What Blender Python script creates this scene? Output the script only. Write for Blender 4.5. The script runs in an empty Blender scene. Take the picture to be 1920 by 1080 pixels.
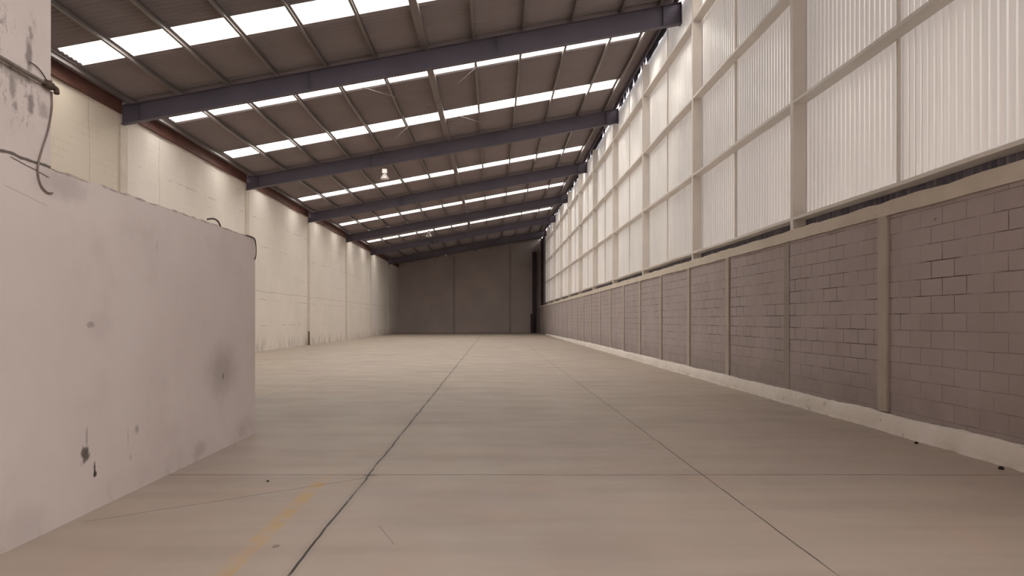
import bpy, math, random
from mathutils import Vector, Matrix
random.seed(7)
sc = bpy.context.scene
COL = sc.collection

# ------------------------------------------------------------------ camera
F_PX = 1305.0
EYE = 1.405
cd = bpy.data.cameras.new('camera'); cam = bpy.data.objects.new('camera', cd)
COL.objects.link(cam); sc.camera = cam
cd.sensor_width = 36.0; cd.lens = 36.0 * F_PX / 1920.0
cd.clip_start = 0.05; cd.clip_end = 500
cd.shift_x = 35 / 1920; cd.shift_y = 60 / 1920   # upright verticals, as in the photograph
yaw = pitch = roll = 0.0
fwd = Vector((math.sin(yaw) * math.cos(pitch), math.cos(yaw) * math.cos(pitch), math.sin(pitch)))
q = fwd.to_track_quat('-Z', 'Y')
cam.matrix_world = Matrix.Translation((0, 0, EYE)) @ q.to_matrix().to_4x4() @ Matrix.Rotation(-roll, 4, 'Z')

# ------------------------------------------------------------------ dimensions (metres)
XL, XR = -10.5, 5.02          # inner faces of the long walls
XS = 5.35                     # plane of the corrugated sheeting
Y0, Y1 = -5.0, 77.0           # front end wall and far end wall
RS = 0.185
def roof(x): return 7.69 + RS * (x + 10.1)
def raft_bottom(x): return 6.93 + 0.18 * (x + 10.5)
STRIPS = [(16.1, 17.16), (21.15, 22.15), (26.0, 27.0), (30.75, 31.7),
          (35.9, 36.85), (40.7, 41.6), (45.5, 46.45), (50.5, 51.4), (55.5, 56.4), (60.7, 61.6)]
PURL = [-8.87 + 1.387 * k for k in range(10)]

# ------------------------------------------------------------------ light and exposure
w = bpy.data.worlds.new('overcast_sky'); sc.world = w; w.use_nodes = True
bg = w.node_tree.nodes['Background']
bg.inputs[0].default_value = (1.0, 0.985, 0.975, 1); bg.inputs[1].default_value = 8.2
sc.view_settings.view_transform = 'Standard'; sc.view_settings.look = 'None'
sc.view_settings.gamma = 1.0; sc.view_settings.exposure = 0.0
sc.view_settings.use_curve_mapping = False
PX0, PX1 = -10.1, 4.6
tilt = math.atan(RS)
for (a, b) in STRIPS:         # daylight portals: they only guide sampling of the sky through the skylights
    ld = bpy.data.lights.new('skylight_portal', 'AREA'); ld.shape = 'RECTANGLE'
    ld.size = (PX1 - PX0) / math.cos(tilt); ld.size_y = b - a
    ld.cycles.is_portal = True
    lo = bpy.data.objects.new('skylight_portal', ld); COL.objects.link(lo)
    xm = (PX0 + PX1) / 2
    lo.matrix_world = Matrix.Translation((xm, (a + b) / 2, roof(xm) + 0.03)) @ Matrix.Rotation(-tilt, 4, 'Y')

ld = bpy.data.lights.new('sheeting_portal', 'AREA'); ld.shape = 'RECTANGLE'; ld.size = 7.6; ld.size_y = 80.0; ld.cycles.is_portal = True
lo = bpy.data.objects.new('sheeting_portal', ld); COL.objects.link(lo)
lo.matrix_world = Matrix.Translation((XS + 0.12, 36.0, 6.7)) @ Matrix.Rotation(math.radians(90), 4, 'Y')

# ------------------------------------------------------------------ shader helpers
class NT:
    def __init__(s, name):
        s.m = bpy.data.materials.new(name); s.m.use_nodes = True
        s.t = s.m.node_tree; s.n = s.t.nodes
        s.b = s.n['Principled BSDF']
        tc = s.n.new('ShaderNodeTexCoord'); s.co = tc.outputs['Object']
        s.geo = None
        sx = s.n.new('ShaderNodeSeparateXYZ'); s.t.links.new(s.co, sx.inputs[0])
        s.x, s.y, s.z = sx.outputs
    def put(s, sock, v):
        if isinstance(v, (int, float)): sock.default_value = v
        elif isinstance(v, tuple): sock.default_value = v if len(v) == len(sock.default_value) else v + (1,)
        else: s.t.links.new(v, sock)
    def math(s, op, a, b=0.0, c=0.0, clamp=False):
        n = s.n.new('ShaderNodeMath'); n.operation = op; n.use_clamp = clamp
        s.put(n.inputs[0], a); s.put(n.inputs[1], b); s.put(n.inputs[2], c)
        return n.outputs[0]
    def add(s, a, b): return s.math('ADD', a, b)
    def sub(s, a, b): return s.math('SUBTRACT', a, b)
    def mul(s, a, b): return s.math('MULTIPLY', a, b)
    def mx(s, a, b): return s.math('MAXIMUM', a, b)
    def ramp(s, v, a, b, lo=0.0, hi=1.0):
        n = s.n.new('ShaderNodeMapRange'); n.interpolation_type = 'SMOOTHSTEP'
        s.put(n.inputs['Value'], v); n.inputs['From Min'].default_value = a; n.inputs['From Max'].default_value = b
        n.inputs['To Min'].default_value = lo; n.inputs['To Max'].default_value = hi
        return n.outputs[0]
    def vec(s, x, y, z):
        n = s.n.new('ShaderNodeCombineXYZ'); s.put(n.inputs[0], x); s.put(n.inputs[1], y); s.put(n.inputs[2], z)
        return n.outputs[0]
    def scale(s, v, sx, sy, sz, off=(0, 0, 0)):
        n = s.n.new('ShaderNodeMapping'); s.put(n.inputs['Vector'], v)
        n.inputs['Scale'].default_value = (sx, sy, sz); n.inputs['Location'].default_value = off
        return n.outputs[0]
    def noise(s, scale, detail=4.0, vec=None, rough=0.55):
        n = s.n.new('ShaderNodeTexNoise'); s.put(n.inputs['Vector'], vec or s.co)
        n.inputs['Scale'].default_value = scale; n.inputs['Detail'].default_value = detail
        n.inputs['Roughness'].default_value = rough
        return n.outputs[0]
    def mix(s, f, a, b, mode='MIX'):
        n = s.n.new('ShaderNodeMix'); n.data_type = 'RGBA'; n.blend_type = mode
        s.put(n.inputs['Factor'], f)
        s.put(n.inputs['A'] if False else n.inputs[6], a); s.put(n.inputs[7], b)
        return n.outputs[2]
    def spot(s, a, b, a0, b0, ra, rb, soft=0.5, wob=0.5, ns=14.0):
        da = s.math('DIVIDE', s.sub(a, a0), ra); db = s.math('DIVIDE', s.sub(b, b0), rb)
        d = s.math('SQRT', s.add(s.mul(da, da), s.mul(db, db)))
        d = s.add(d, s.mul(s.sub(s.noise(ns, 3), 0.5), 2 * wob))
        return s.ramp(d, 1 - soft, 1 + soft, 1.0, 0.0)
    def line(s, a, a0, half, soft=0.004):
        return s.ramp(s.math('ABSOLUTE', s.sub(a, a0)), half, half + soft, 1.0, 0.0)
    def band(s, a, lo, hi, soft=0.03):
        return s.mul(s.ramp(a, lo - soft, lo + soft), s.ramp(a, hi - soft, hi + soft, 1.0, 0.0))
    def seg(s, a, b, p, q2, half, soft=0.004, wob=0.02, ns=3.0):
        ax, ay = p; bx, by = q2; L = math.hypot(bx - ax, by - ay); ux, uy = (bx - ax) / L, (by - ay) / L
        da = s.sub(a, ax); db = s.sub(b, ay)
        along = s.add(s.mul(da, ux), s.mul(db, uy))
        off = s.sub(s.mul(db, ux), s.mul(da, uy))
        off = s.add(off, s.mul(s.sub(s.noise(ns, 3), 0.5), 2 * wob))
        return s.mul(s.line(off, 0.0, half, soft), s.band(along, 0, L, 0.02))
    def bump(s, h, strength=0.3, dist=0.01):
        n = s.n.new('ShaderNodeBump'); n.inputs['Strength'].default_value = strength
        n.inputs['Distance'].default_value = dist; s.put(n.inputs['Height'], h)
        s.t.links.new(n.outputs[0], s.b.inputs['Normal'])
    def done(s, col, rough=0.8, metal=0.0, spec=0.3):
        s.put(s.b.inputs['Base Color'], col); s.put(s.b.inputs['Roughness'], rough)
        s.b.inputs['Metallic'].default_value = metal; s.b.inputs['Specular IOR Level'].default_value = spec
        return s.m

def C(h, k=1.0):   # sRGB hex to linear
    v = [int(h[i:i + 2], 16) / 255 for i in (0, 2, 4)]
    return tuple(k * (c / 12.92 if c <= .04045 else ((c + .055) / 1.055) ** 2.4) for c in v)
def mottled(name, c1, c2, scale=2.0, rough=0.7, bump=0.15, metal=0.0, spec=0.3, fine=30.0):
    s = NT(name)
    f = s.ramp(s.noise(scale, 5), 0.3, 0.7)
    s.bump(s.noise(fine, 3), bump, 0.01)
    return s.done(s.mix(f, c1, c2), rough, metal, spec)

# ---- floor concrete
def floor_material():
    s = NT('worn_concrete_floor')
    big = s.ramp(s.noise(0.35, 4), 0.3, 0.7)
    streak = s.ramp(s.noise(1.0, 5, s.scale(s.co, 0.35, 2.2, 1)), 0.32, 0.72)
    c = s.mix(big, C('b5a798'), C('ab9d92'))
    c = s.mix(s.mul(streak, 0.45), c, C('9a8a80'))
    c = s.mix(s.mul(s.ramp(s.noise(1.7, 6, s.scale(s.co, 1, 1, 1, (9, 4, 0))), 0.5, 0.75), 0.3), c, C('bba08e'))
    # scuffs and small stains
    sc_ = s.ramp(s.noise(7, 6, s.scale(s.co, 0.5, 3, 1), 0.7), 0.66, 0.76)
    c = s.mix(s.mul(sc_, 0.22), c, C('7c6c63'))
    xw = s.add(s.x, s.mul(s.sub(s.noise(1.2, 3), 0.5), 0.05))
    yw = s.add(s.y, s.mul(s.sub(s.noise(0.9, 3), 0.5), 0.03))
    brk = s.ramp(s.noise(2.2, 4), 0.3, 0.5, 0.45, 1.0)
    j1 = s.line(xw, -1.13, 0.006, 0.005)
    j2 = s.mul(s.line(xw, 1.90, 0.0032, 0.005), 0.85)
    j3 = s.mul(s.mx(s.line(xw, -4.17, 0.004, 0.006), s.line(xw, -7.2, 0.004, 0.006)), 0.5)
    # transverse joints every 3.17 m
    ph = s.math('PINGPONG', s.sub(yw, 6.32), 1.585)
    tj = s.ramp(ph, 0.005, 0.011, 1.0, 0.0)
    near = s.ramp(s.y, 7.5, 9.3, 0.9, 0.35)
    tj = s.mul(tj, near)
    crack = s.mul(s.seg(s.x, s.y, (-2.85, 4.85), (-1.13, 6.2), 0.003, 0.006, 0.03, 2.5), 0.6)
    crack2 = s.mul(s.seg(s.x, s.y, (-0.78, 4.75), (-0.62, 4.35), 0.001, 0.004, 0.01), 0.45)
    jj = s.mx(s.mul(s.mx(s.mx(j1, j2), s.mx(j3, tj)), brk), s.mx(crack, crack2))
    halo = s.mul(s.line(xw, -1.13, 0.01, 0.06), 0.16)
    c = s.mix(halo, c, C('6d5c54'))
    chips = s.mx(s.spot(s.x, s.y, -1.12, 6.3, 0.07, 0.03, 0.4, 0.6), s.spot(s.x, s.y, -1.35, 4.32, 0.02, 0.035, 0.4, 0.5))
    c = s.mix(s.mul(chips, 0.6), c, C('5d4a42'))
    # worn yellow paint stripe
    sw = s.add(s.x, s.mul(s.sub(s.noise(2.0, 3), 0.5), 0.05))
    st = s.mul(s.line(sw, -1.5, 0.045, 0.03), s.ramp(s.y, 5.9, 6.5, 1.0, 0.10))
    st = s.mul(st, s.ramp(s.y, 8.5, 9.5, 1.0, 0.0))
    wear = s.ramp(s.noise(3.0, 6, s.scale(s.co, 1.6, 1, 1, (3, 1, 0)), 0.65), 0.38, 0.62, 0.15, 1.0)
    c = s.mix(s.mul(s.mul(st, wear), 0.62), c, s.mix(s.noise(5, 3), C('c79a55'), C('c09a4a')))
    c = s.mix(jj, c, C('30252200'[:6]))
    s.bump(s.sub(s.mul(s.noise(18, 5), 0.2), jj), 0.25, 0.006)
    return s.done(c, s.ramp(s.noise(1.3, 4), 0.3, 0.7, 0.5, 0.68), spec=0.35)

# ---- grey block wall
def block_material():
    s = NT('grey_concrete_block')
    v = s.vec(s.add(s.y, 0.02), s.add(s.z, -0.08), 0.0)
    wob = s.sub(s.noise(4.0, 2), 0.5)
    v = s.vec(s.add(s.add(s.y, 0.02), s.mul(wob, 0.02)), s.add(s.add(s.z, -0.08), s.mul(wob, 0.012)), 0.0)
    b = s.n.new('ShaderNodeTexBrick'); s.put(b.inputs['Vector'], v)
    b.inputs['Scale'].default_value = 1.0; b.inputs['Mortar Size'].default_value = 0.006
    b.inputs['Mortar Smooth'].default_value = 0.25; b.inputs['Brick Width'].default_value = 0.4
    b.inputs['Row Height'].default_value = 0.2; b.inputs['Bias'].default_value = 0.0
    b.inputs['Color1'].default_value = (0, 0, 0, 1); b.inputs['Color2'].default_value = (1, 1, 1, 1)
    b.inputs['Mortar'].default_value = (0.5, 0.5, 0.5, 1)
    joint = b.outputs['Fac']; per = b.outputs['Color']
    plaster = s.ramp(s.noise(0.55, 4, s.scale(s.co, 1, 1, 1.6, (2, 0, 1))), 0.40, 0.56)
    vis = s.mul(s.ramp(s.noise(1.6, 4), 0.35, 0.55, 0.10, 1.0), s.ramp(s.z, 0.4, 1.4, 0.45, 1.0))
    vis = s.mx(s.mul(vis, s.ramp(plaster, 0, 1, 1.0, 0.5)), 0.15)
    c = s.mix(per, C('afa3a2'), C('b3a7a5'))
    c = s.mix(s.mul(s.ramp(s.noise(1.1, 5), 0.35, 0.7), 0.45), c, C('a0948f'))
    c = s.mix(s.mul(s.ramp(s.noise(9, 5, s.scale(s.co, 1, 1, 0.4)), 0.55, 0.75), 0.25), c, C('a89a90'))
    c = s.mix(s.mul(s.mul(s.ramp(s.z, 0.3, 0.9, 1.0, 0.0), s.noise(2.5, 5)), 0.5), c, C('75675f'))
    c = s.mix(s.mul(s.mul(joint, vis), 0.95), c, C('42342f'))
    pits = s.ramp(s.noise(6, 2), 0.76, 0.80)
    c = s.mix(s.mul(pits, 0.5), c, C('4a3c38'))
    s.bump(s.sub(s.mul(s.noise(60, 3), 0.25), s.mul(joint, vis)), 0.55, 0.012)
    return s.done(c, 0.9, spec=0.2)

# ---- cream painted left wall
def cream_material():
    s = NT('cream_painted_block')
    v = s.vec(s.y, s.add(s.z, s.mul(s.noise(0.8, 2), 0.04)), 0.0)
    b = s.n.new('ShaderNodeTexBrick'); s.put(b.inputs['Vector'], v)
    b.inputs['Scale'].default_value = 1.0; b.inputs['Mortar Size'].default_value = 0.008
    b.inputs['Mortar Smooth'].default_value = 0.3; b.inputs['Brick Width'].default_value = 0.4
    b.inputs['Row Height'].default_value = 0.2
    joint = b.outputs['Fac']
    vis = s.mul(s.ramp(s.noise(0.7, 4, s.scale(s.co, 1, 1, 2.5)), 0.45, 0.7), s.ramp(s.z, 3.8, 5.2, 0.06, 0.6))
    rowl = s.math('PINGPONG', s.add(s.z, s.mul(s.noise(0.5, 3), 0.12)), 0.6)
    rowl = s.mul(s.ramp(rowl, 0.008, 0.022, 1.0, 0.0), s.ramp(s.noise(1.2, 4, s.scale(s.co, 1, 1, 3)), 0.5, 0.6))
    c = s.mix(s.ramp(s.noise(0.5, 4), 0.3, 0.7), C('e9e1d9'), C('e2dad1'))
    c = s.mix(s.mul(s.ramp(s.y, 19.68, 19.72, 1.0, 0.0), 0.6), c, C('cbbda6'))   # first bay has an older, tanner coat
    c = s.mix(s.mul(s.noise(3.0, 5, s.scale(s.co, 1, 1, 0.25)), 0.3), c, C('c8bbad'))
    c = s.mix(s.mul(s.mul(joint, vis), 0.35), c, C('7f7064'))
    c = s.mix(s.mul(rowl, 0.45), c, C('7d6c60'))
    seam = s.line(s.add(s.z, s.mul(s.noise(0.6, 3), 0.10)), 2.76, 0.01, 0.02)
    c = s.mix(s.mul(seam, 0.35), c, C('8f7f72'))
    low = s.mul(s.ramp(s.z, 0.05, 0.75, 1.0, 0.0), s.ramp(s.noise(2.5, 6, s.scale(s.co, 1, 1, 0.4)), 0.42, 0.7))
    c = s.mix(s.mul(low, 0.5), c, C('82756b'))
    # vertical hair cracks running down from the eave
    for yy, zt, zb in ((18.05, 7.2, 3.6), (21.9, 7.2, 3.6)):
        ln = s.line(s.add(s.y, s.add(s.mul(s.noise(0.7, 4), 0.35), -0.18)), yy, 0.006, 0.012)
        c = s.mix(s.mul(s.mul(ln, s.band(s.z, zb, zt, 0.1)), 0.45), c, C('6f6056'))
    s.bump(s.sub(s.mul(s.noise(35, 4), 0.3), s.mul(joint, vis)), 0.4, 0.01)
    return s.done(c, 0.75, spec=0.25)

# ---- white painted partition with scuffs
def partition_material():
    s = NT('scuffed_white_plaster')
    c = s.mix(s.ramp(s.noise(0.6, 4), 0.3, 0.7), C('c8bcb6'), C('c0b3ad'))
    c = s.mix(s.mul(s.ramp(s.noise(2.2, 5), 0.5, 0.75), 0.25), c, C('a89a93'))
    D = C('3a2e2a')
    for (y0, z0, ry, rz, st, soft, wob) in (
            (5.03, 0.43, 0.045, 0.06, 0.85, 0.45, 1.1), (5.05, 0.56, 0.012, 0.07, 0.4, 0.4, 0.5),
            (5.15, 0.30, 0.012, 0.055, 0.9, 0.3, 0.5), (5.155, 0.265, 0.022, 0.022, 0.9, 0.3, 0.4),
            (5.76, 0.50, 0.03, 0.035, 0.4, 0.5, 0.4), (5.62, 0.46, 0.008, 0.07, 0.25, 0.5, 0.3),
            (5.66, 0.29, 0.015, 0.02, 0.3, 0.5, 0.3), (5.10, 1.37, 0.05, 0.02, 0.4, 0.6, 0.9),
            (5.22, 1.35, 0.14, 0.10, 0.10, 0.7, 0.5), (7.58, 0.86, 0.34, 0.22, 0.32, 0.8, 0.4),
            (7.60, 0.79, 0.018, 0.03, 0.7, 0.4, 0.4), (7.0, 0.10, 0.12, 0.08, 0.25, 0.6, 0.6),
            (4.35, 0.08, 0.22, 0.12, 0.12, 0.6, 0.7), (4.78, 2.33, 0.22, 0.10, 0.25, 0.7, 0.6),
            (8.3, 0.16, 0.3, 0.10, 0.12, 0.6, 0.9), (6.1, 2.05, 0.008, 0.05, 0.3, 0.5, 0.3)):
        c = s.mix(s.mul(s.spot(s.y, s.z, y0, z0, ry, rz, soft, wob, min(60, max(10, 1.6 / max(ry, rz)))), st), c, D)
    # mould above the conduit and around it (tall section)
    zone = s.mul(s.band(s.z, 2.62, 3.35, 0.12), s.ramp(s.y, 4.62, 4.4, 0.0, 1.0))
    mould = s.mul(zone, s.ramp(s.noise(9, 7, s.scale(s.co, 1, 1.3, 0.7), 0.75), 0.52, 0.66))
    c = s.mix(s.mul(mould, 0.6), c, C('4d433e'))
    for (y0, z0, ry, rz, st) in ((4.42, 3.08, 0.03, 0.10, 0.6), (4.44, 2.78, 0.03, 0.07, 0.6), (4.3, 2.93, 0.12, 0.05, 0.4),
                                 (4.56, 2.78, 0.05, 0.05, 0.35), (4.27, 2.83, 0.03, 0.06, 0.5)):
        c = s.mix(s.mul(s.spot(s.y, s.z, y0, z0, ry, rz, 0.5, 0.8, 22), st), c, D)
    # broken joint where the tall wall meets the lower part
    cr = s.mul(s.line(s.add(s.z, s.mul(s.sub(s.noise(5, 4), 0.5), 0.05)), 2.42, 0.006, 0.008), s.ramp(s.y, 4.66, 4.7, 1.0, 0.0))
    cr2 = s.seg(s.y, s.z, (4.25, 2.40), (4.62, 2.35), 0.002, 0.005, 0.012, 6)
    cr3 = s.mul(s.seg(s.y, s.z, (4.2, 2.22), (4.6, 2.16), 0.001, 0.006, 0.012, 6), 0.3)
    c = s.mix(s.mul(s.mx(s.mx(cr, cr2), cr3), 0.85), c, D)
    topz = s.mul(s.mul(s.band(s.z, 2.402, 2.43, 0.005), s.ramp(s.y, 4.66, 4.7)), s.ramp(s.noise(7, 4), 0.4, 0.6))
    c = s.mix(s.mul(topz, 0.5), c, C('5f5048'))
    lowz = s.mul(s.ramp(s.z, 0.0, 0.28, 1.0, 0.0), s.ramp(s.noise(4, 6), 0.45, 0.75))
    c = s.mix(s.mul(lowz, 0.4), c, C('8a7d74'))
    s.bump(s.add(s.mul(s.noise(2.5, 4), 0.8), s.mul(s.noise(40, 3), 0.15)), 0.25, 0.015)
    return s.done(c, 0.7, spec=0.25)

def sheet_material():
    s = NT('cream_corrugated_metal')
    c = s.mix(s.ramp(s.noise(0.5, 4, s.scale(s.co, 1, 1, 0.35)), 0.3, 0.7), C('e3dcd6'), C('dad3ce'))
    c = s.mix(s.mul(s.ramp(s.noise(2.5, 5, s.scale(s.co, 1, 2, 0.15)), 0.5, 0.75), 0.2), c, C('b5aba3'))
    s.done(c, 0.36, metal=0.5, spec=0.5)
    tl = s.n.new('ShaderNodeBsdfTranslucent'); tl.inputs[0].default_value = (0.95, 0.93, 0.91, 1)   # added glow: opaque metal made slightly translucent to brighten the sheeting
    mx = s.n.new('ShaderNodeMixShader'); mx.inputs[0].default_value = 0.034
    s.t.links.new(s.b.outputs[0], mx.inputs[1]); s.t.links.new(tl.outputs[0], mx.inputs[2])
    s.t.links.new(mx.outputs[0], s.n['Material Output'].inputs[0])
    return s.m

def beam_concrete(name, a, b2, dirt):
    s = NT(name)
    c = s.mix(s.ramp(s.noise(1.5, 5), 0.3, 0.7), C(a), C(b2))
    c = s.mix(s.mul(s.ramp(s.noise(5, 7, s.scale(s.co, 1, 0.8, 1.2), 0.7), 0.6, 0.72), 0.55), c, C(dirt))
    s.bump(s.noise(22, 5), 0.4, 0.015)
    return s.done(c, 0.85, spec=0.2)

M_floor = floor_material(); M_block = block_material(); M_cream = cream_material()
M_part = partition_material(); M_sheet = sheet_material()
M_beam = beam_concrete('cream_limewashed_concrete', 'd6cbbd', 'cbc0b2', '6f6157')
M_pil = beam_concrete('painted_pilaster_concrete', 'bbb0a5', 'b1a69b', '84766b')
M_pil2 = beam_concrete('grey_pilaster_render', 'a3988f', '9a8f87', '75685f')
M_curb = beam_concrete('limewashed_curb_plaster', 'e4dbd4', 'd8cec5', '7a6b62')
M_lpil = beam_concrete('cream_pilaster_plaster', 'd6cbbe', 'cdc1b4', '8c7c6e')
M_steelc = mottled('cream_painted_steel', C('e2dad2'), C('d9d1c9'), 1.2, 0.45, 0.03, spec=0.4)
M_raft = mottled('dark_painted_steel', C('655d69'), C('5c5561'), 0.8, 0.55, 0.03, spec=0.4)
M_purl = mottled('grey_primer_steel', C('7b716f'), C('716866'), 1.0, 0.4, 0.03, spec=0.5)
M_brown = mottled('rust_brown_steel', C('6b463c'), C('573a33'), 1.5, 0.6, 0.08)
M_roof = mottled('fibre_cement_roofing', C('94898a'), C('8b8282'), 0.4, 0.9, 0.1, spec=0.15)
M_far = mottled('grey_end_wall_render', C('bdb0aa'), C('b2a5a0'), 0.5, 0.9, 0.1, spec=0.15)
M_far2 = mottled('darker_end_pilaster_render', C('aa9d97'), C('a0938e'), 0.8, 0.9, 0.1, spec=0.15)
M_darkpost = mottled('dark_brown_post_steel', C('4a3a3c'), C('3e3134'), 1.0, 0.6, 0.05)
M_bluegrey = mottled('blue_grey_shaded_sheet', C('908c96'), C('6f6c78'), 3.0, 0.6, 0.05)
M_foil = mottled('dark_blue_torn_lining', C('3a3d4c'), C('5a6072'), 6.0, 0.35, 0.3, spec=0.6)
M_cable = mottled('grey_cable_sheath', C('7b6c66'), C('6a5c57'), 8, 0.6, 0.02)
M_black = mottled('dark_cable_sheath', C('3a302d'), C('2f2725'), 8, 0.6, 0.02)
M_rust = mottled('rusted_steel', C('5b4a3f'), C('45372f'), 12, 0.7, 0.3)
M_galv = mottled('dirty_galvanised_steel', C('8d847c'), C('756a62'), 9, 0.45, 0.2, metal=0.5)
M_brass = mottled('bright_metal_fitting', C('cfc4b4'), C('a8977e'), 20, 0.3, 0.1, metal=0.6)
M_lampw = mottled('white_enamel', C('e8e4dd'), C('dcd6ce'), 5, 0.35, 0.02, spec=0.5)
M_dirt = mottled('dark_grit', C('3a2f2a'), C('2c2421'), 30, 0.9, 0.4)
# ribbed clear lamp shade
s = NT('prismatic_lamp_plastic'); s.b.inputs['Transmission Weight'].default_value = 0.5
s.b.inputs['IOR'].default_value = 1.45; M_prism = s.done(C('e6e0dc'), 0.35)
# translucent skylight sheet
s = NT('translucent_fibreglass'); nt = s.t
tr = s.n.new('ShaderNodeBsdfTransparent'); tr.inputs[0].default_value = (0.97, 0.96, 0.93, 1)
tl = s.n.new('ShaderNodeBsdfTranslucent'); tl.inputs[0].default_value = (0.9, 0.88, 0.84, 1)
mxs = s.n.new('ShaderNodeMixShader')
s.put(mxs.inputs[0], s.ramp(s.noise(3, 3), 0.3, 0.7, 0.14, 0.2))
nt.links.new(tr.outputs[0], mxs.inputs[1]); nt.links.new(tl.outputs[0], mxs.inputs[2])
nt.links.new(mxs.outputs[0], s.n['Material Output'].inputs[0]); M_pane = s.m

# ------------------------------------------------------------------ mesh helpers
class MB:
    def __init__(s): s.v = []; s.f = []
    def raw(s, vs, fs):
        o = len(s.v); s.v += [tuple(v) for v in vs]; s.f += [tuple(i + o for i in f) for f in fs]
    def box(s, x0, x1, y0, y1, z0, z1):
        s.raw([(x0, y0, z0), (x1, y0, z0), (x1, y1, z0), (x0, y1, z0), (x0, y0, z1), (x1, y0, z1), (x1, y1, z1), (x0, y1, z1)],
              [(0, 3, 2, 1), (4, 5, 6, 7), (0, 1, 5, 4), (1, 2, 6, 5), (2, 3, 7, 6), (3, 0, 4, 7)])
    def sweep(s, rings, closed=True, caps=True):
        o = len(s.v); n = len(rings[0])
        for r in rings: s.v += [tuple(p) for p in r]
        for i in range(len(rings) - 1):
            for j in range(n if closed else n - 1):
                a = o + i * n + j; b = o + i * n + (j + 1) % n
                s.f.append((a, b, b + n, a + n))
        if caps and closed:
            s.f.append(tuple(o + j for j in reversed(range(n)))); s.f.append(tuple(o + (len(rings) - 1) * n + j for j in range(n)))
    def tube(s, pts, r, n=8):
        pts = [Vector(p) for p in pts]; rings = []
        t0 = (pts[1] - pts[0]).normalized(); up = Vector((0, 0, 1)) if abs(t0.z) < 0.9 else Vector((1, 0, 0))
        a = t0.cross(up).normalized()
        for i, p in enumerate(pts):
            t = (pts[min(i + 1, len(pts) - 1)] - pts[max(i - 1, 0)]).normalized()
            a = (a - t * a.dot(t)).normalized(); b = t.cross(a)
            rr = r[i] if isinstance(r, (list, tuple)) else r
            rings.append([p + a * (rr * math.cos(k * 2 * math.pi / n)) + b * (rr * math.sin(k * 2 * math.pi / n)) for k in range(n)])
        s.sweep(rings)
    def lathe(s, prof, n=20, c=(0, 0, 0)):
        rings = [[(c[0] + r * math.cos(k * 2 * math.pi / n), c[1] + r * math.sin(k * 2 * math.pi / n), c[2] + z) for k in range(n)] for r, z in prof]
        s.sweep(rings)
    def build(s, name, mat, parent=None, loc=None, smooth=False, bevel=0):
        me = bpy.data.meshes.new(name)
        if loc: s.v = [(a - loc[0], b - loc[1], c - loc[2]) for a, b, c in s.v]
        me.from_pydata(s.v, [], s.f); me.update(); me.materials.append(mat)
        if smooth:
            for p in me.polygons: p.use_smooth = True
        o = bpy.data.objects.new(name, me); COL.objects.link(o)
        if loc: o.location = loc
        if parent is not None: o.parent = parent
        if bevel:
            b = o.modifiers.new('bevel', 'BEVEL'); b.width = bevel; b.segments = 2; b.limit_method = 'ANGLE'
        return o
def tag(o, label, cat, group=None, kind=None):
    o['label'] = label; o['category'] = cat
    if group: o['group'] = group
    if kind: o['kind'] = kind
    return o
def empty(name, loc):
    o = bpy.data.objects.new(name, None); COL.objects.link(o); o.location = loc; return o
def smooth_pts(p, n=8):   # Catmull-Rom
    p = [Vector(a) for a in p]; out = []
    for i in range(len(p) - 1):
        a, b, c, d = p[max(i - 1, 0)], p[i], p[i + 1], p[min(i + 2, len(p) - 1)]
        for k in range(n):
            t = k / n
            out.append(0.5 * ((2 * b) + (c - a) * t + (2 * a - 5 * b + 4 * c - d) * t * t + (3 * b - a - 3 * c + d) * t ** 3))
    return out + [p[-1]]
ORD = ['first', 'second', 'third', 'fourth', 'fifth', 'sixth', 'seventh', 'eighth', 'ninth', 'tenth', 'eleventh', 'twelfth',
       'thirteenth', 'fourteenth', 'fifteenth', 'sixteenth', 'seventeenth', 'eighteenth', 'nineteenth', 'twentieth',
       'twenty-first', 'twenty-second', 'twenty-third', 'twenty-fourth', 'twenty-fifth']

# ------------------------------------------------------------------ large structure
m = MB(); m.box(XL - 0.2, XR + 0.2, Y0 - 0.2, Y1 + 0.2, -0.2, 0)
tag(m.build('floor', M_floor), 'pale grey concrete warehouse floor with saw joints and a worn yellow stripe', 'floor', kind='structure')

# left wall with an uneven top under the eave beam
m = MB(); n = 330; rings = []
for i in range(n + 1):
    y = Y0 + (Y1 - Y0) * i / n
    zt = 7.27 + 0.03 * math.sin(y * 1.7) + random.uniform(-0.025, 0.025)
    rings.append([(XL - 0.2, y, 0), (XL, y, 0), (XL, y, zt), (XL - 0.2, y, zt)])
m.sweep(rings)
tag(m.build('wall_left', M_cream), 'long cream painted block wall on the left below the eave', 'wall', kind='structure')

m = MB(); m.box(XR, XR + 0.2, Y0, Y1, 0, 2.73)
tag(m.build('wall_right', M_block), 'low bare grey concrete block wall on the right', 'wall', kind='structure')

def sloped_wall(name, y0, y1, mat, label, top=-0.02):
    m = MB(); xs = (XL - 0.2, XS)
    m.sweep([[(xs[0], y0, 0), (xs[1], y0, 0), (xs[1], y0, roof(xs[1]) + top), (xs[0], y0, roof(xs[0]) + top)],
             [(xs[0], y1, 0), (xs[1], y1, 0), (xs[1], y1, roof(xs[1]) + top), (xs[0], y1, roof(xs[0]) + top)]])
    return tag(m.build(name, mat), label, 'wall', kind='structure')
wb = sloped_wall('wall_back', Y1, Y1 + 0.2, M_far, 'shaded grey far end wall with a sloping top')
sloped_wall('wall_front', Y0 - 0.2, Y0, M_cream, 'near end wall of the warehouse out of view')

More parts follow.
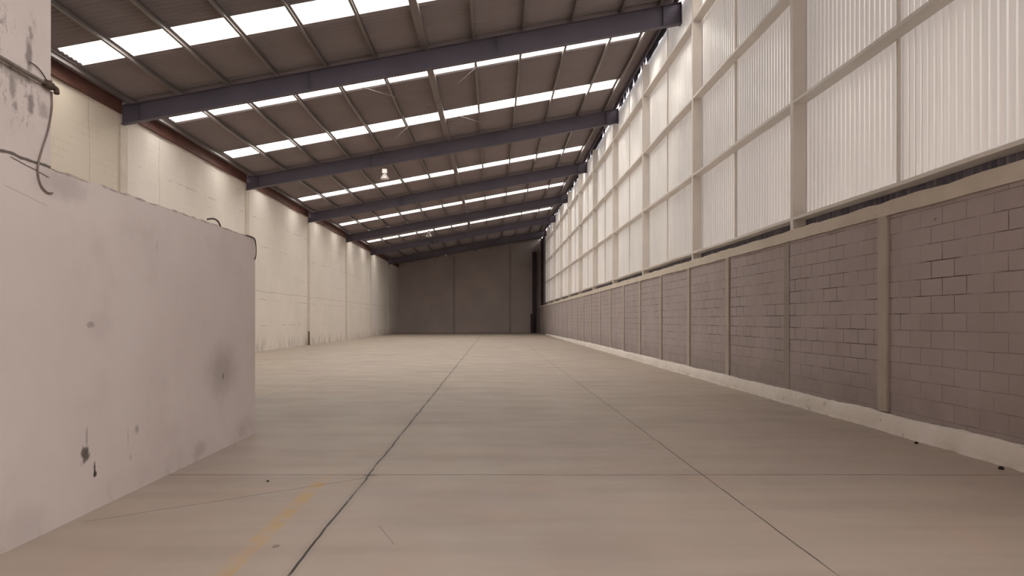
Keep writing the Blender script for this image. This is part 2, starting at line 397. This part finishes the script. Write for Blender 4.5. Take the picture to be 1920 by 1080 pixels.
# roof deck: corrugations run down the slope, with openings for the skylights
m = MB(); P = 0.177; AMP = 0.022; XA, XB = XL - 0.2, XS + 0.09
def deck(y0, y1, x0, x1):
    k = max(2, int((y1 - y0) / (P / 6))); top = []; bot = []
    for i in range(k + 1):
        y = y0 + (y1 - y0) * i / k; h = AMP * math.sin(2 * math.pi * y / P)
        bot.append([(x0, y, roof(x0) + h), (x1, y, roof(x1) + h)])
        top.append([(x0, y, roof(x0) + h + 0.012), (x1, y, roof(x1) + h + 0.012)])
    rings = [[b[0], b[1], t[1], t[0]] for b, t in zip(bot, top)]
    m.sweep(rings)
prev = Y0 - 0.2
for (a, b) in STRIPS:
    deck(prev, a, XA, XB); deck(a, b, XA, PX0); deck(a, b, PX1, XB); prev = b
deck(prev, Y1 + 0.2, XA, XB)
tag(m.build('ceiling', M_roof), 'dark corrugated underside of the single pitch roof', 'ceiling', kind='structure')

# partition and the taller wall section it butts against
XP = -2.95
m = MB(); nn = 40; rings = []
for i in range(nn + 1):
    y = 4.64 + (8.62 - 4.64) * i / nn
    zt = 2.42 + random.uniform(-0.007, 0.007)
    rings.append([(XP - 0.15, y, 0), (XP, y, 0), (XP, y, zt), (XP - 0.15, y, zt)])
m.sweep(rings)
tag(m.build('wall_partition', M_part), 'scuffed off-white plaster partition standing alone in the left foreground', 'wall', kind='structure')
m = MB(); m.box(XP - 0.15, XP, Y0, 4.64, 0, 8.85)
tag(m.build('wall_near', M_part), 'tall stained plaster wall at the left picture edge carrying a conduit', 'wall', kind='structure')

# skylights: window_1 is the strip nearest the camera
edges = [PX0] + PURL + [PX1]
vis_lab = {0: 'nearest the camera, by the top left corner', 1: 'just beyond the nearest rafter', 2: 'second of the two between the first and second rafters',
           4: 'between the second and third rafters', 6: 'between the third and fourth rafters', 8: 'between the fourth and fifth rafters'}
for i, (a, b) in enumerate(STRIPS):
    e = empty('window_%d' % (i + 1), (PX0, a, roof(PX0)))
    tag(e, 'white row of translucent skylight panes ' + vis_lab.get(i, 'hidden behind a rafter, row %d' % (i + 1)), 'skylight', kind='structure')
    if i not in vis_lab: e['label'] = {3: 'row of skylight panes hidden behind the second rafter',
                                       5: 'row of skylight panes hidden behind the third rafter', 7: 'row of skylight panes hidden behind the fourth rafter', 9: 'farthest row of skylight panes, hidden behind the fifth rafter'}[i]
    for k in range(len(edges) - 1):
        x0, x1 = edges[k], edges[k + 1]
        g0 = 0.0 if k == 0 else 0.002; m = MB()
        x0 += g0
        lx, ly, lz = PX0, a, roof(PX0)
        m.raw([(x - lx, y - ly, roof(x) + dz - lz) for dz in (0, 0.006) for (x, y) in ((x0, a), (x1, a), (x1, b), (x0, b))],
              [(0, 3, 2, 1), (4, 5, 6, 7), (0, 1, 5, 4), (1, 2, 6, 5), (2, 3, 7, 6), (3, 0, 4, 7)])
        m.build('pane', M_pane, e)

# ------------------------------------------------------------------ roof steel
# purlins: lipped channels under the deck
def purlin(x, wd, name, label, mat=None, dep=0.13, y0=Y0, y1=Y1):
    z = roof(x) - AMP - 0.004; t = 0.012
    prof = [(0, 0), (wd, RS * wd), (wd, RS * wd - t), (t, -t + RS * t), (t, -dep + t), (wd, -dep + t), (wd, -dep), (0, -dep)]
    if wd > 0.12: prof = [(0, 0), (wd, RS * wd), (wd, -dep), (0, -dep)]
    m = MB(); m.sweep([[(x - wd / 2 + a, y, z + b - RS * wd / 2) for a, b in prof] for y in (y0, y1)])
    return tag(m.build(name, mat or M_purl), label, 'purlin', 'roof purlins')
allp = [-10.22] + PURL + [4.70]
for k, x in enumerate(allp):
    wide = (k == 6)
    lab = ('grey steel roof purlin along the left wall' if k == 0 else 'wide grey middle roof purlin splitting the skylight rows' if wide else
           'grey steel roof purlin nearest the right hand sheeting' if k == len(allp) - 1 else
           'grey steel roof purlin, %s from the left wall' % ORD[k])
    purlin(x, 0.2 if wide else 0.07, 'roof_purlin', lab)

RAFT = [19.7, 29.6, 39.5, 49.6, 59.5, 69.5]
for k, y in enumerate(RAFT):
    e = empty('steel_rafter', (XL, y, raft_bottom(XL)))
    tag(e, ['nearest dark steel rafter, running from upper centre down to the left wall',
            'dark steel rafter, second from the camera', 'dark steel rafter, third from the camera', 'dark steel rafter, fourth from the camera',
            'dark steel rafter beyond the last skylight row', 'dim dark steel rafter closest to the far end wall'][k], 'rafter', 'sloping roof rafters')
    xa, xb = XL + 0.0, XS - 0.06
    def zt(x): return roof(x) - 0.165
    def zb(x): return raft_bottom(x)
    def slab(y0, y1, f0, f1):
        m = MB()
        m.sweep([[(x, y0, f0(x)), (x, y1, f0(x)), (x, y1, f1(x)), (x, y0, f1(x))] for x in (xa, xb)])
        m.v = [(a - XL, b - y, c - raft_bottom(XL)) for a, b, c in m.v]; return m
    slab(y - 0.10, y + 0.10, zb, lambda x: zb(x) + 0.016).build('bottom_flange', M_raft, e)
    slab(y - 0.10, y + 0.10, lambda x: zt(x) - 0.016, zt).build('top_flange', M_raft, e)
    slab(y - 0.008, y + 0.008, lambda x: zb(x) + 0.016, lambda x: zt(x) - 0.016).build('web', M_raft, e)
    m = MB()   # end plate at the column side
    m.box(xb - XL, xb - XL + 0.02, -0.12, 0.12, zb(xb) - 0.02 - raft_bottom(XL), zt(xb) - raft_bottom(XL))
    m.build('end_plate', M_raft, e)
    for sx in (XL + 0.5, XL + 5.3, XL + 10.6, xb - 0.5):
        for sg in (-1, 1):
            m = MB(); m.box(sx - XL, sx - XL + 0.01, min(sg * 0.008, sg * 0.09), max(sg * 0.008, sg * 0.09), zb(sx) + 0.018 - raft_bottom(XL), zt(sx) - 0.018 - raft_bottom(XL))
            m.build('stiffener', M_raft, e)

# brown eave beam along the left wall (between the rafters)
m = MB()
prof = [(-10.49, 7.2), (-10.40, 7.2), (-10.40, 7.215), (-10.44, 7.22), (-10.44, 7.535), (-10.40, 7.54), (-10.40, 7.555), (-10.49, 7.555)]
yy = [Y0] + [q_ + d_ for q_ in RAFT for d_ in (-0.125, 0.125)] + [Y1]
for k in range(0, len(yy), 2):
    if k == 0: m.sweep([[(a, y, b) for a, b in prof] for y in (yy[0], yy[1])])
    else: m.sweep([[(a, y, b) for a, b in prof] for y in (yy[k], yy[k + 1])])
tag(m.build('eave_beam', M_brown), 'rust brown steel beam along the top of the left wall', 'beam')

m = MB(); m.box(XL - 0.17, XL - 0.14, Y0, Y1, 7.31, 7.56)  # added unseen strip that stops sky light glowing at the rafter ends
tag(m.build('light_block_left', M_brown), 'added light-blocking strip between the left wall top and the roof', 'light_blocker', kind='structure')

# bracing rods crossing under the roof between rafters 1 and 2
def rod(x0, y0, x1, y1, label):
    m = MB(); m.tube([(x0, y0, roof(x0) - 0.3), (x1, y1, roof(x1) - 0.3)], 0.008, 6)
    return tag(m.build('bracing_rod', M_purl), label, 'rod', 'roof bracing rods')
rod(0.4, 19.72, -5.1, 29.58, 'thin steel bracing rod slanting left between the two nearest rafters')
rod(-4.9, 19.72, 0.8, 29.58, 'thin steel bracing rod slanting right between the two nearest rafters')

# ------------------------------------------------------------------ right side
# concrete tie beam on the block wall
m = MB(); rings = []
for i in range(300):
    y = Y0 + (Y1 - Y0) * i / 299
    j = random.uniform(-0.006, 0.006)
    rings.append([(XR - 0.03 + j, y, 2.73 + j), (XS + 0.05, y, 2.73), (XS + 0.05, y, 2.92), (XR - 0.03 + j, y, 2.91 + random.uniform(-0.012, 0.012))])
m.sweep(rings)
tag(m.build('tie_beam', M_beam), 'cream concrete tie beam capping the grey block wall', 'beam')

# pilasters in the block wall
PY = [8.93 + 2.96 * k for k in range(-1, 23)]
for k, y in enumerate(PY):
    m = MB(); nz = 14; rings = []; pr = 0.012 if k == 2 else 0.035
    for i in range(nz + 1):
        z = 0.24 + (2.73 - 0.24) * i / nz; j = random.uniform(-0.004, 0.004)
        rings.append([(XR - pr + j, y - 0.1 + j, z), (XR - 0.001, y - 0.1, z), (XR - 0.001, y + 0.1, z), (XR - pr + j, y + 0.1 + j, z)])
    m.sweep(rings)
    o = m.build('concrete_pilaster', M_pil if k != 2 else M_pil2, loc=(XR, y, 0.24) if False else None)
    if k == 0: lab = 'cream concrete pilaster in the block wall beyond the right picture edge'
    else: lab = ('widest cream pilaster in the grey block wall, nearest the camera' if k == 1 else
                 'flat grey unpainted pilaster, second from the camera in the block wall' if k == 2 else
                 'cream concrete pilaster in the grey block wall, %s from the camera' % ORD[k - 1])
    tag(o, lab, 'pilaster', 'pilasters in the right block wall')

# lumpy curb at the foot of the block wall
m = MB(); rings = []; nC = 900
from mathutils import noise as mn
for i in range(nC):
    y = 2.0 + (66 - 2.0) * (i / (nC - 1)) ** 1.6
    fade = min(1.0, max(0.0, (66 - y) / 30))
    bul = 0.5 + 0.5 * mn.noise(Vector((y * 0.7, 3, 1)))
    fx = XR - 0.08 - 0.07 * bul * fade - 0.05 * max(0, 1 - abs(y - 6.2) / 1.2) * fade
    jj = 0.012 * mn.noise(Vector((y * 6, 0, 5)))
    h = 0.10 + 0.125 * fade + 0.02 * mn.noise(Vector((y * 0.9, 7, 0))) + jj
    ring = []
    for t in range(7):
        u_ = t / 6; lump = 0.010 * mn.noise(Vector((y * 3.0, t * 0.8, 2))) + 0.004 * mn.noise(Vector((y * 14.0, t * 2.0, 4)))
        ring.append((fx + (XR - 0.03 - fx) * (u_ ** 1.5) * 0.85 - lump, y, 0.01 + (h - 0.01) * (1 - (1 - u_) ** 1.25) + lump))
    rings.append([(XR - 0.002, y, 0.0), (fx - 0.008 + 2.5 * jj, y, 0.0)] + ring + [(XR - 0.002, y, h)])
m.sweep(rings)
tag(m.build('plaster_curb', M_curb, smooth=True), 'lumpy limewashed curb along the foot of the right block wall', 'curb')

# sheeting columns, girts and corrugated sheets
CY = [5.9 + 5.95 * k for k in range(12)]     # first column stands outside the right picture edge
for k, y in enumerate(CY):
    m = MB(); x0, x1 = 5.10, XS - 0.03; z0, z1 = 2.92, (raft_bottom(5.1) - 0.01 if min(abs(y - q_) for q_ in (29.6, 59.5)) < 0.5 else 10.12); wd = 0.10; t = 0.008
    # channel: side plate facing the camera, flange facing the room
    m.box(x0, x1, y - t, y, z0, z1); m.box(x0, x0 + t, y, y + wd, z0, z1); m.box(x1 - t, x1, y, y + wd, z0, z1)
    m.box(x0 + t, x0 + 0.03, y + wd - t, y + wd, z0, z1)
    e = empty('sheeting_column', (x0, y, z0)); m.v = [(a - x0, b - y, c - z0) for a, b, c in m.v]
    m.build('channel', M_steelc, e)
    m = MB(); m.box(-0.02, x1 - x0, -0.05, wd + 0.04, 0.0, 0.008); m.build('base_plate', M_steelc, e)
    lab = 'cream steel column outside the right picture edge' if k == 0 else \
          'cream steel column of the sheeted wall, %s from the camera' % ORD[k - 1]
    if k == 1: lab = 'widest cream steel column of the sheeted wall, nearest the camera'
    tag(e, lab, 'column', 'steel columns of the sheeted wall')
GZ = [3.10, 5.09, 7.06, 9.04]
RN = ['lowest', 'second', 'third', 'highest']
yb = [Y0] + CY + [Y1 - 4]
def girt_mesh(L):
    m = MB(); d = XS - 0.03 - 5.10; h = 0.05
    nseg = max(2, int(L / 0.6)); ph = random.uniform(0, 6)
    rings = []
    for i in range(nseg + 1):
        yy = L * i / nseg; s_ = 0.006 * math.sin(yy * 1.3 + ph) + random.uniform(-0.003, 0.003)
        prof = [(0, 0), (0, h), (0.006, h), (0.006, 0.006), (d - 0.006, 0.006), (d - 0.006, h), (d, h), (d, 0)]
        rings.append([(a, yy, b + s_) for a, b in prof])
    m.sweep(rings); return m
for b in range(len(yb) - 1):
    ya, yc = yb[b] + (0.11 if b else 0.0), yb[b + 1] - 0.01
    if b == len(yb) - 2: continue
    for r, z in enumerate(GZ):
        if b == 0 or (b == 1 and r > 0 and False): continue
        m = girt_mesh(yc - ya)
        m.v = [(a + 5.10, bb + ya, c + z - 0.0) for a, bb, c in m.v]
        o = m.build('wall_girt', M_steelc)
        where = 'nearest the camera, right of the nearest column' if b == 1 else 'between the %s and %s columns' % (ORD[b - 2], ORD[b - 1])
        tag(o, 'cream horizontal steel girt, %s of four, %s' % (RN[r], where), 'girt', 'horizontal girts on the sheeted wall')

PITCH = 0.133
def sheet(y0, y1, z0, z1, x=XS, mat=None, name='corrugated_sheet', amp=0.03, thick=0.003):
    m = MB(); k = int((y1 - y0) / (PITCH / 12)) ; rings = []
    for i in range(k + 1):
        y = y0 + (y1 - y0) * i / k
        c = math.sin(2 * math.pi * y / PITCH); h = amp * max(-1, min(1, 1.5 * c))
        rings.append([(x - h, y, z0), (x - h, y, z1)])
    m.sweep(rings, closed=False)
    return m.build(name, mat or M_sheet)
seams = []
for b in range(len(yb) - 2):
    a, c = (yb[b], yb[b + 1]); mid = (a + c) / 2 + (0.25 if b == 1 else 0.45)
    seams += [(a, mid, b, 0), (mid, c, b, 1)]
for (a, c, b, hf) in seams:
    if c < 2: continue
    o = sheet(a, c + 0.03, 3.2, 10.36, x=XS + 0.012 + (0.0 if hf == 0 else 0.006))
    if b <= 1: lab = ('corrugated cream sheet beyond the right picture edge, %s half' % ('near' if hf == 0 else 'far')) if b == 0 else \
        ('coarse-ribbed corrugated cream sheet at the right picture edge' if hf == 0 else 'corrugated cream sheet directly right of the nearest column')
    else: lab = 'corrugated cream sheet, %s half of the bay between the %s and %s columns' % ('near' if hf == 0 else 'far', ORD[b - 2], ORD[b - 1])
    tag(o, lab, 'metal sheet', 'corrugated sheets of the right wall')
    # lapped edge strip where sheets join in mid bay
    if hf == 0:
        m = MB(); m.box(XS - 0.055, XS - 0.018, c - 0.018, c + 0.018, 3.2, 10.34)
        m.build('lap_strip', M_steelc, o)
o = sheet(Y0, yb[-2], 2.925, 3.21, x=XS + 0.004, mat=M_bluegrey, name='base_sheet', amp=0.024)  # foot of the sheeting, the girt's shade put into its darker blue-grey
tag(o, 'blue-grey corrugated strip below the lowest girt, painted dark for shade', 'metal sheet')

# eave purlin on the right and torn lining hanging in the gap under the roof edge
purlin(5.16, 0.06, 'eave_purlin', 'dark steel eave purlin above the sheeted wall', M_raft, dep=0.14)
lin = 0
for k in range(5):
    y0 = 20.3 + 9.9 * k; n = 46; L = 8.8 if k < 4 else 8
    m = MB(); rings = []
    for i in range(n + 1):
        y = y0 + L * i / n
        d = min(0.37, 0.37 + 0.22 * mn.noise(Vector((y * 1.3, 2.0, k))) + 0.05 * random.random())
        if random.random() < 0.12: d = 0.02
        xx = 5.265 - 0.03 * mn.noise(Vector((y * 2.0, 9.0, k)))
        zt_ = roof(5.38) - AMP - 0.005
        rings.append([(xx, y, zt_), (xx + 0.006, y, zt_), (xx - 0.02, y, zt_ - max(0.01, d)), (xx - 0.026, y, zt_ - max(0.01, d))])
    m.sweep(rings)
    tag(m.build('torn_lining', M_foil), 'torn dark blue lining under the right eave, %s bay beyond the nearest rafter' % ORD[k], 'lining', 'torn linings under the right eave')

# dark posts and clutter at the far right corner
POST = [(4.30, 76.2, 0.42, 0.5, 8.9, 'broad dark brown post before the far end wall, right corner')]
for (x, y, w_, d_, h_, lab) in POST:
    e = empty('corner_post', (x, y, 0))
    m = MB(); m.box(0, w_, 0, 0.03, 0, h_); m.box(0, w_, d_ - 0.03, d_, 0, h_); m.box(w_ / 2 - 0.02, w_ / 2 + 0.02, 0.03, d_ - 0.03, 0, h_)
    m.build('shaft', M_darkpost, e); m = MB(); m.box(-0.06, w_ + 0.06, -0.06, d_ + 0.06, 0, 0.03); m.build('base_plate', M_darkpost, e)
    tag(e, lab, 'post')
for k, yy in enumerate((73.6, 70.2, 68.4)):
    m = MB(); m.box(5.03, 5.13, yy, yy + 0.25, 2.92, 10.2)
    tag(m.build('jamb_post', M_darkpost), 'thin dark post against the far end of the sheeting, %s from the end wall' % ORD[k], 'post', 'dark posts at the far end of the sheeting')
m = MB(); m.box(5.30, 5.36, yb[-2] + 0.12, Y1 - 0.01, 2.93, 10.3)
tag(m.build('dark_panel', M_darkpost), 'dark brown panel closing the sheeting beside the far right corner', 'panel')
e = empty('electrical_cabinet', (4.05, 75.6, 0)); m = MB(); m.box(0, 0.35, 0, 0.3, 0.1, 2.1); m.build('cabinet_body', M_darkpost, e, bevel=0.02)
m = MB(); m.box(0.02, 0.33, -0.02, -0.001, 0.15, 2.05); m.build('door', M_darkpost, e); m = MB(); m.box(0, 0.35, 0.0, 0.3, 0, 0.099); m.build('plinth', M_darkpost, e)
tag(e, 'small dark upright box at the foot of the broad far post', 'cabinet')

# pilasters dividing the far end wall
for (x, wd, lab) in ((-4.35, 0.25, 'left dim pilaster of the far end wall'), (1.85, 0.25, 'right dim pilaster of the far end wall')):
    m = MB(); m.box(x - wd / 2, x + wd / 2, Y1 - 0.08, Y1 - 0.001, 0, roof(x) - 0.3); tag(m.build('end_pilaster', M_far2), lab, 'pilaster', 'pilasters of the far end wall')

# ------------------------------------------------------------------ left wall pilasters at each rafter
for k, y in enumerate(RAFT):
    m = MB(); rings = []
    for i in range(30):
        z = 6.90 * i / 29; j = random.uniform(-0.008, 0.008)
        rings.append([(XL, y - 0.18, z), (XL + 0.05, y - 0.18 + j, z), (XL + 0.05, y + 0.20 + j, z), (XL, y + 0.2, z)])
    m.sweep(rings); e = m.build('wall_pilaster', M_lpil)
    tag(e, 'cream plaster pilaster under the ' + ['nearest', 'second', 'third', 'fourth', 'fifth', 'last'][k] + ' rafter on the left wall', 'pilaster', 'pilasters of the left wall')

# ------------------------------------------------------------------ small things
# pendant lamps
def lamp(x, y, lab):
    z = roof(x) - AMP; e = empty('pendant_lamp', (x, y, z))
    m = MB(); m.lathe([(0.001, -0.001), (0.05, -0.001), (0.05, -0.03), (0.001, -0.03)], 14); m.build('canopy', M_lampw, e)
    m = MB(); m.tube([(0, 0, -0.03), (0, 0, -0.2)], 0.008, 6); m.build('stem', M_galv, e)
    m = MB(); m.box(-0.11, 0.11, -0.09, 0.09, -0.40, -0.2); m.build('ballast_box', M_lampw, e, bevel=0.015)
    m = MB(); m.lathe([(0.05, -0.40), (0.07, -0.43), (0.13, -0.50), (0.19, -0.62), (0.20, -0.66), (0.19, -0.66), (0.12, -0.51), (0.06, -0.435), (0.045, -0.405)], 24)
    m.build('lamp_shade', M_prism, e, smooth=True)
    tag(e, lab, 'lamp', 'high bay pendant lamps')
lamp(-5.04, 32.3, 'white high bay lamp under the roof just beyond the second rafter')
lamp(-5.04, 54.6, 'high bay lamp hanging before the farthest skylight row')
lamp(-5.04, 73.5, 'faint high bay lamp hanging by the far end wall')

# conduit along the tall left wall, with its end fitting
e = empty('conduit_pipe', (XP + 0.03, 4.0, 2.96))
m = MB(); pts = [(0, -2.4 + i * 0.15, 0.006 * math.sin(i * 0.9) + 0.015 - 0.02 * i / 20) for i in range(21)]; pts = [p for p in pts if p[1] < 0.5]
m.tube(pts + [(0, 0.56, -0.01)], 0.013, 10); m.build('pipe', M_galv, e, smooth=True)
m = MB(); m.tube([(0, 0.54, -0.01), (0, 0.60, -0.012)], 0.026, 12); m.tube(smooth_pts([(0, 0.60, -0.012), (0.01, 0.63, -0.02), (0.015, 0.63, -0.05)], 4), 0.018, 8)
m.build('end_fitting', M_rust, e, smooth=True)
m = MB(); m.lathe([(0.001, 0), (0.011, 0.0), (0.009, 0.008), (0.001, 0.011)], 10, (0.012, 0.575, 0.014)); m.build('screw', M_brass, e, smooth=True)
for yy in (-1.6, -0.5):
    m = MB(); m.box(-0.03, 0.022, yy - 0.012, yy + 0.012, -0.03, 0.035); m.build('clamp', M_rust, e)
tag(e, 'dirty horizontal conduit pipe on the tall stained wall, left picture edge', 'pipe')
def P2(px, py, x):   # where the ray through a pixel of the 1920x1080 frame meets the plane at this x
    d = Vector(((px - 925) / F_PX, -(py - 600) / F_PX, -1.0)); d = cam.matrix_world.to_3x3() @ d
    t = x / d.x; return Vector((0, 0, EYE)) + d * t
def cable(name, px, x, r, mat, lab, cat):
    m = MB(); m.tube(smooth_pts([P2(a, b, x) for a, b in px], 6), r, 8)
    return tag(m.build(name, mat, smooth=True), lab, cat)
cable('hanging_cable', [(97, 172), (97, 205), (90, 245), (76, 290), (71, 318), (76, 345), (88, 360), (99, 362)], XP + 0.012, 0.006, M_cable,
      'thin grey cable dangling from the conduit end over the plaster wall', 'cable')
cable('loose_wire', [(55, 116), (68, 124), (80, 138), (90, 155), (96, 163)], XP + 0.012, 0.0035, M_black,
      'thin dark wire arching above the conduit pipe to its end', 'wire')
cable('bent_rebar', [(389, 411), (398, 410), (405, 412), (410, 417), (414, 426)], XP - 0.05, 0.009, M_rust,
      'short bent steel bar sticking out of the partition top', 'steel bar')
cable('edge_wire', [(462, 441), (472, 444), (478, 449), (480, 462), (480, 478), (478, 487)], XP + 0.012, 0.006, M_black,
      'dark wire bent down over the far upper corner of the partition', 'wire')
# pipe stub at the foot of the left wall
e = empty('pipe_stub', (XL + 0.12, 39.2, 0)); m = MB(); m.tube([(0, 0, 0), (0.01, -0.02, 0.4), (0, -0.03, 0.78)], 0.035, 10); m.build('pipe', M_rust, e, smooth=True)
m = MB(); m.tube([(0, 0, 0), (0, 0, 0.02)], 0.08, 12); m.build('foot_flange', M_rust, e)
tag(e, 'short dark upright pipe at the foot of the left wall', 'pipe')
# grit on the floor and in the curb
def grit(p, r, lab, name='pebble'):
    m = MB(); m.lathe([(0.001, 0), (r * 0.8, 0.0), (r, r * 0.5), (r * 0.6, r * 1.0), (0.001, r * 1.15)], 9)
    m.v = [(a + p[0] + random.uniform(-.15, .15) * r, b + p[1], c) for a, b, c in m.v]
    tag(m.build(name, M_dirt, smooth=True), lab, 'pebble')
grit((-1.96, 6.05), 0.012, 'tiny black pebble on the floor left of the yellow stripe')
grit((4.80, 7.9), 0.022, 'dark crumb of mortar against the curb below the nearest pilaster')
grit((4.78, 6.55), 0.026, 'dark crumb of mortar in a notch of the curb near the right edge')
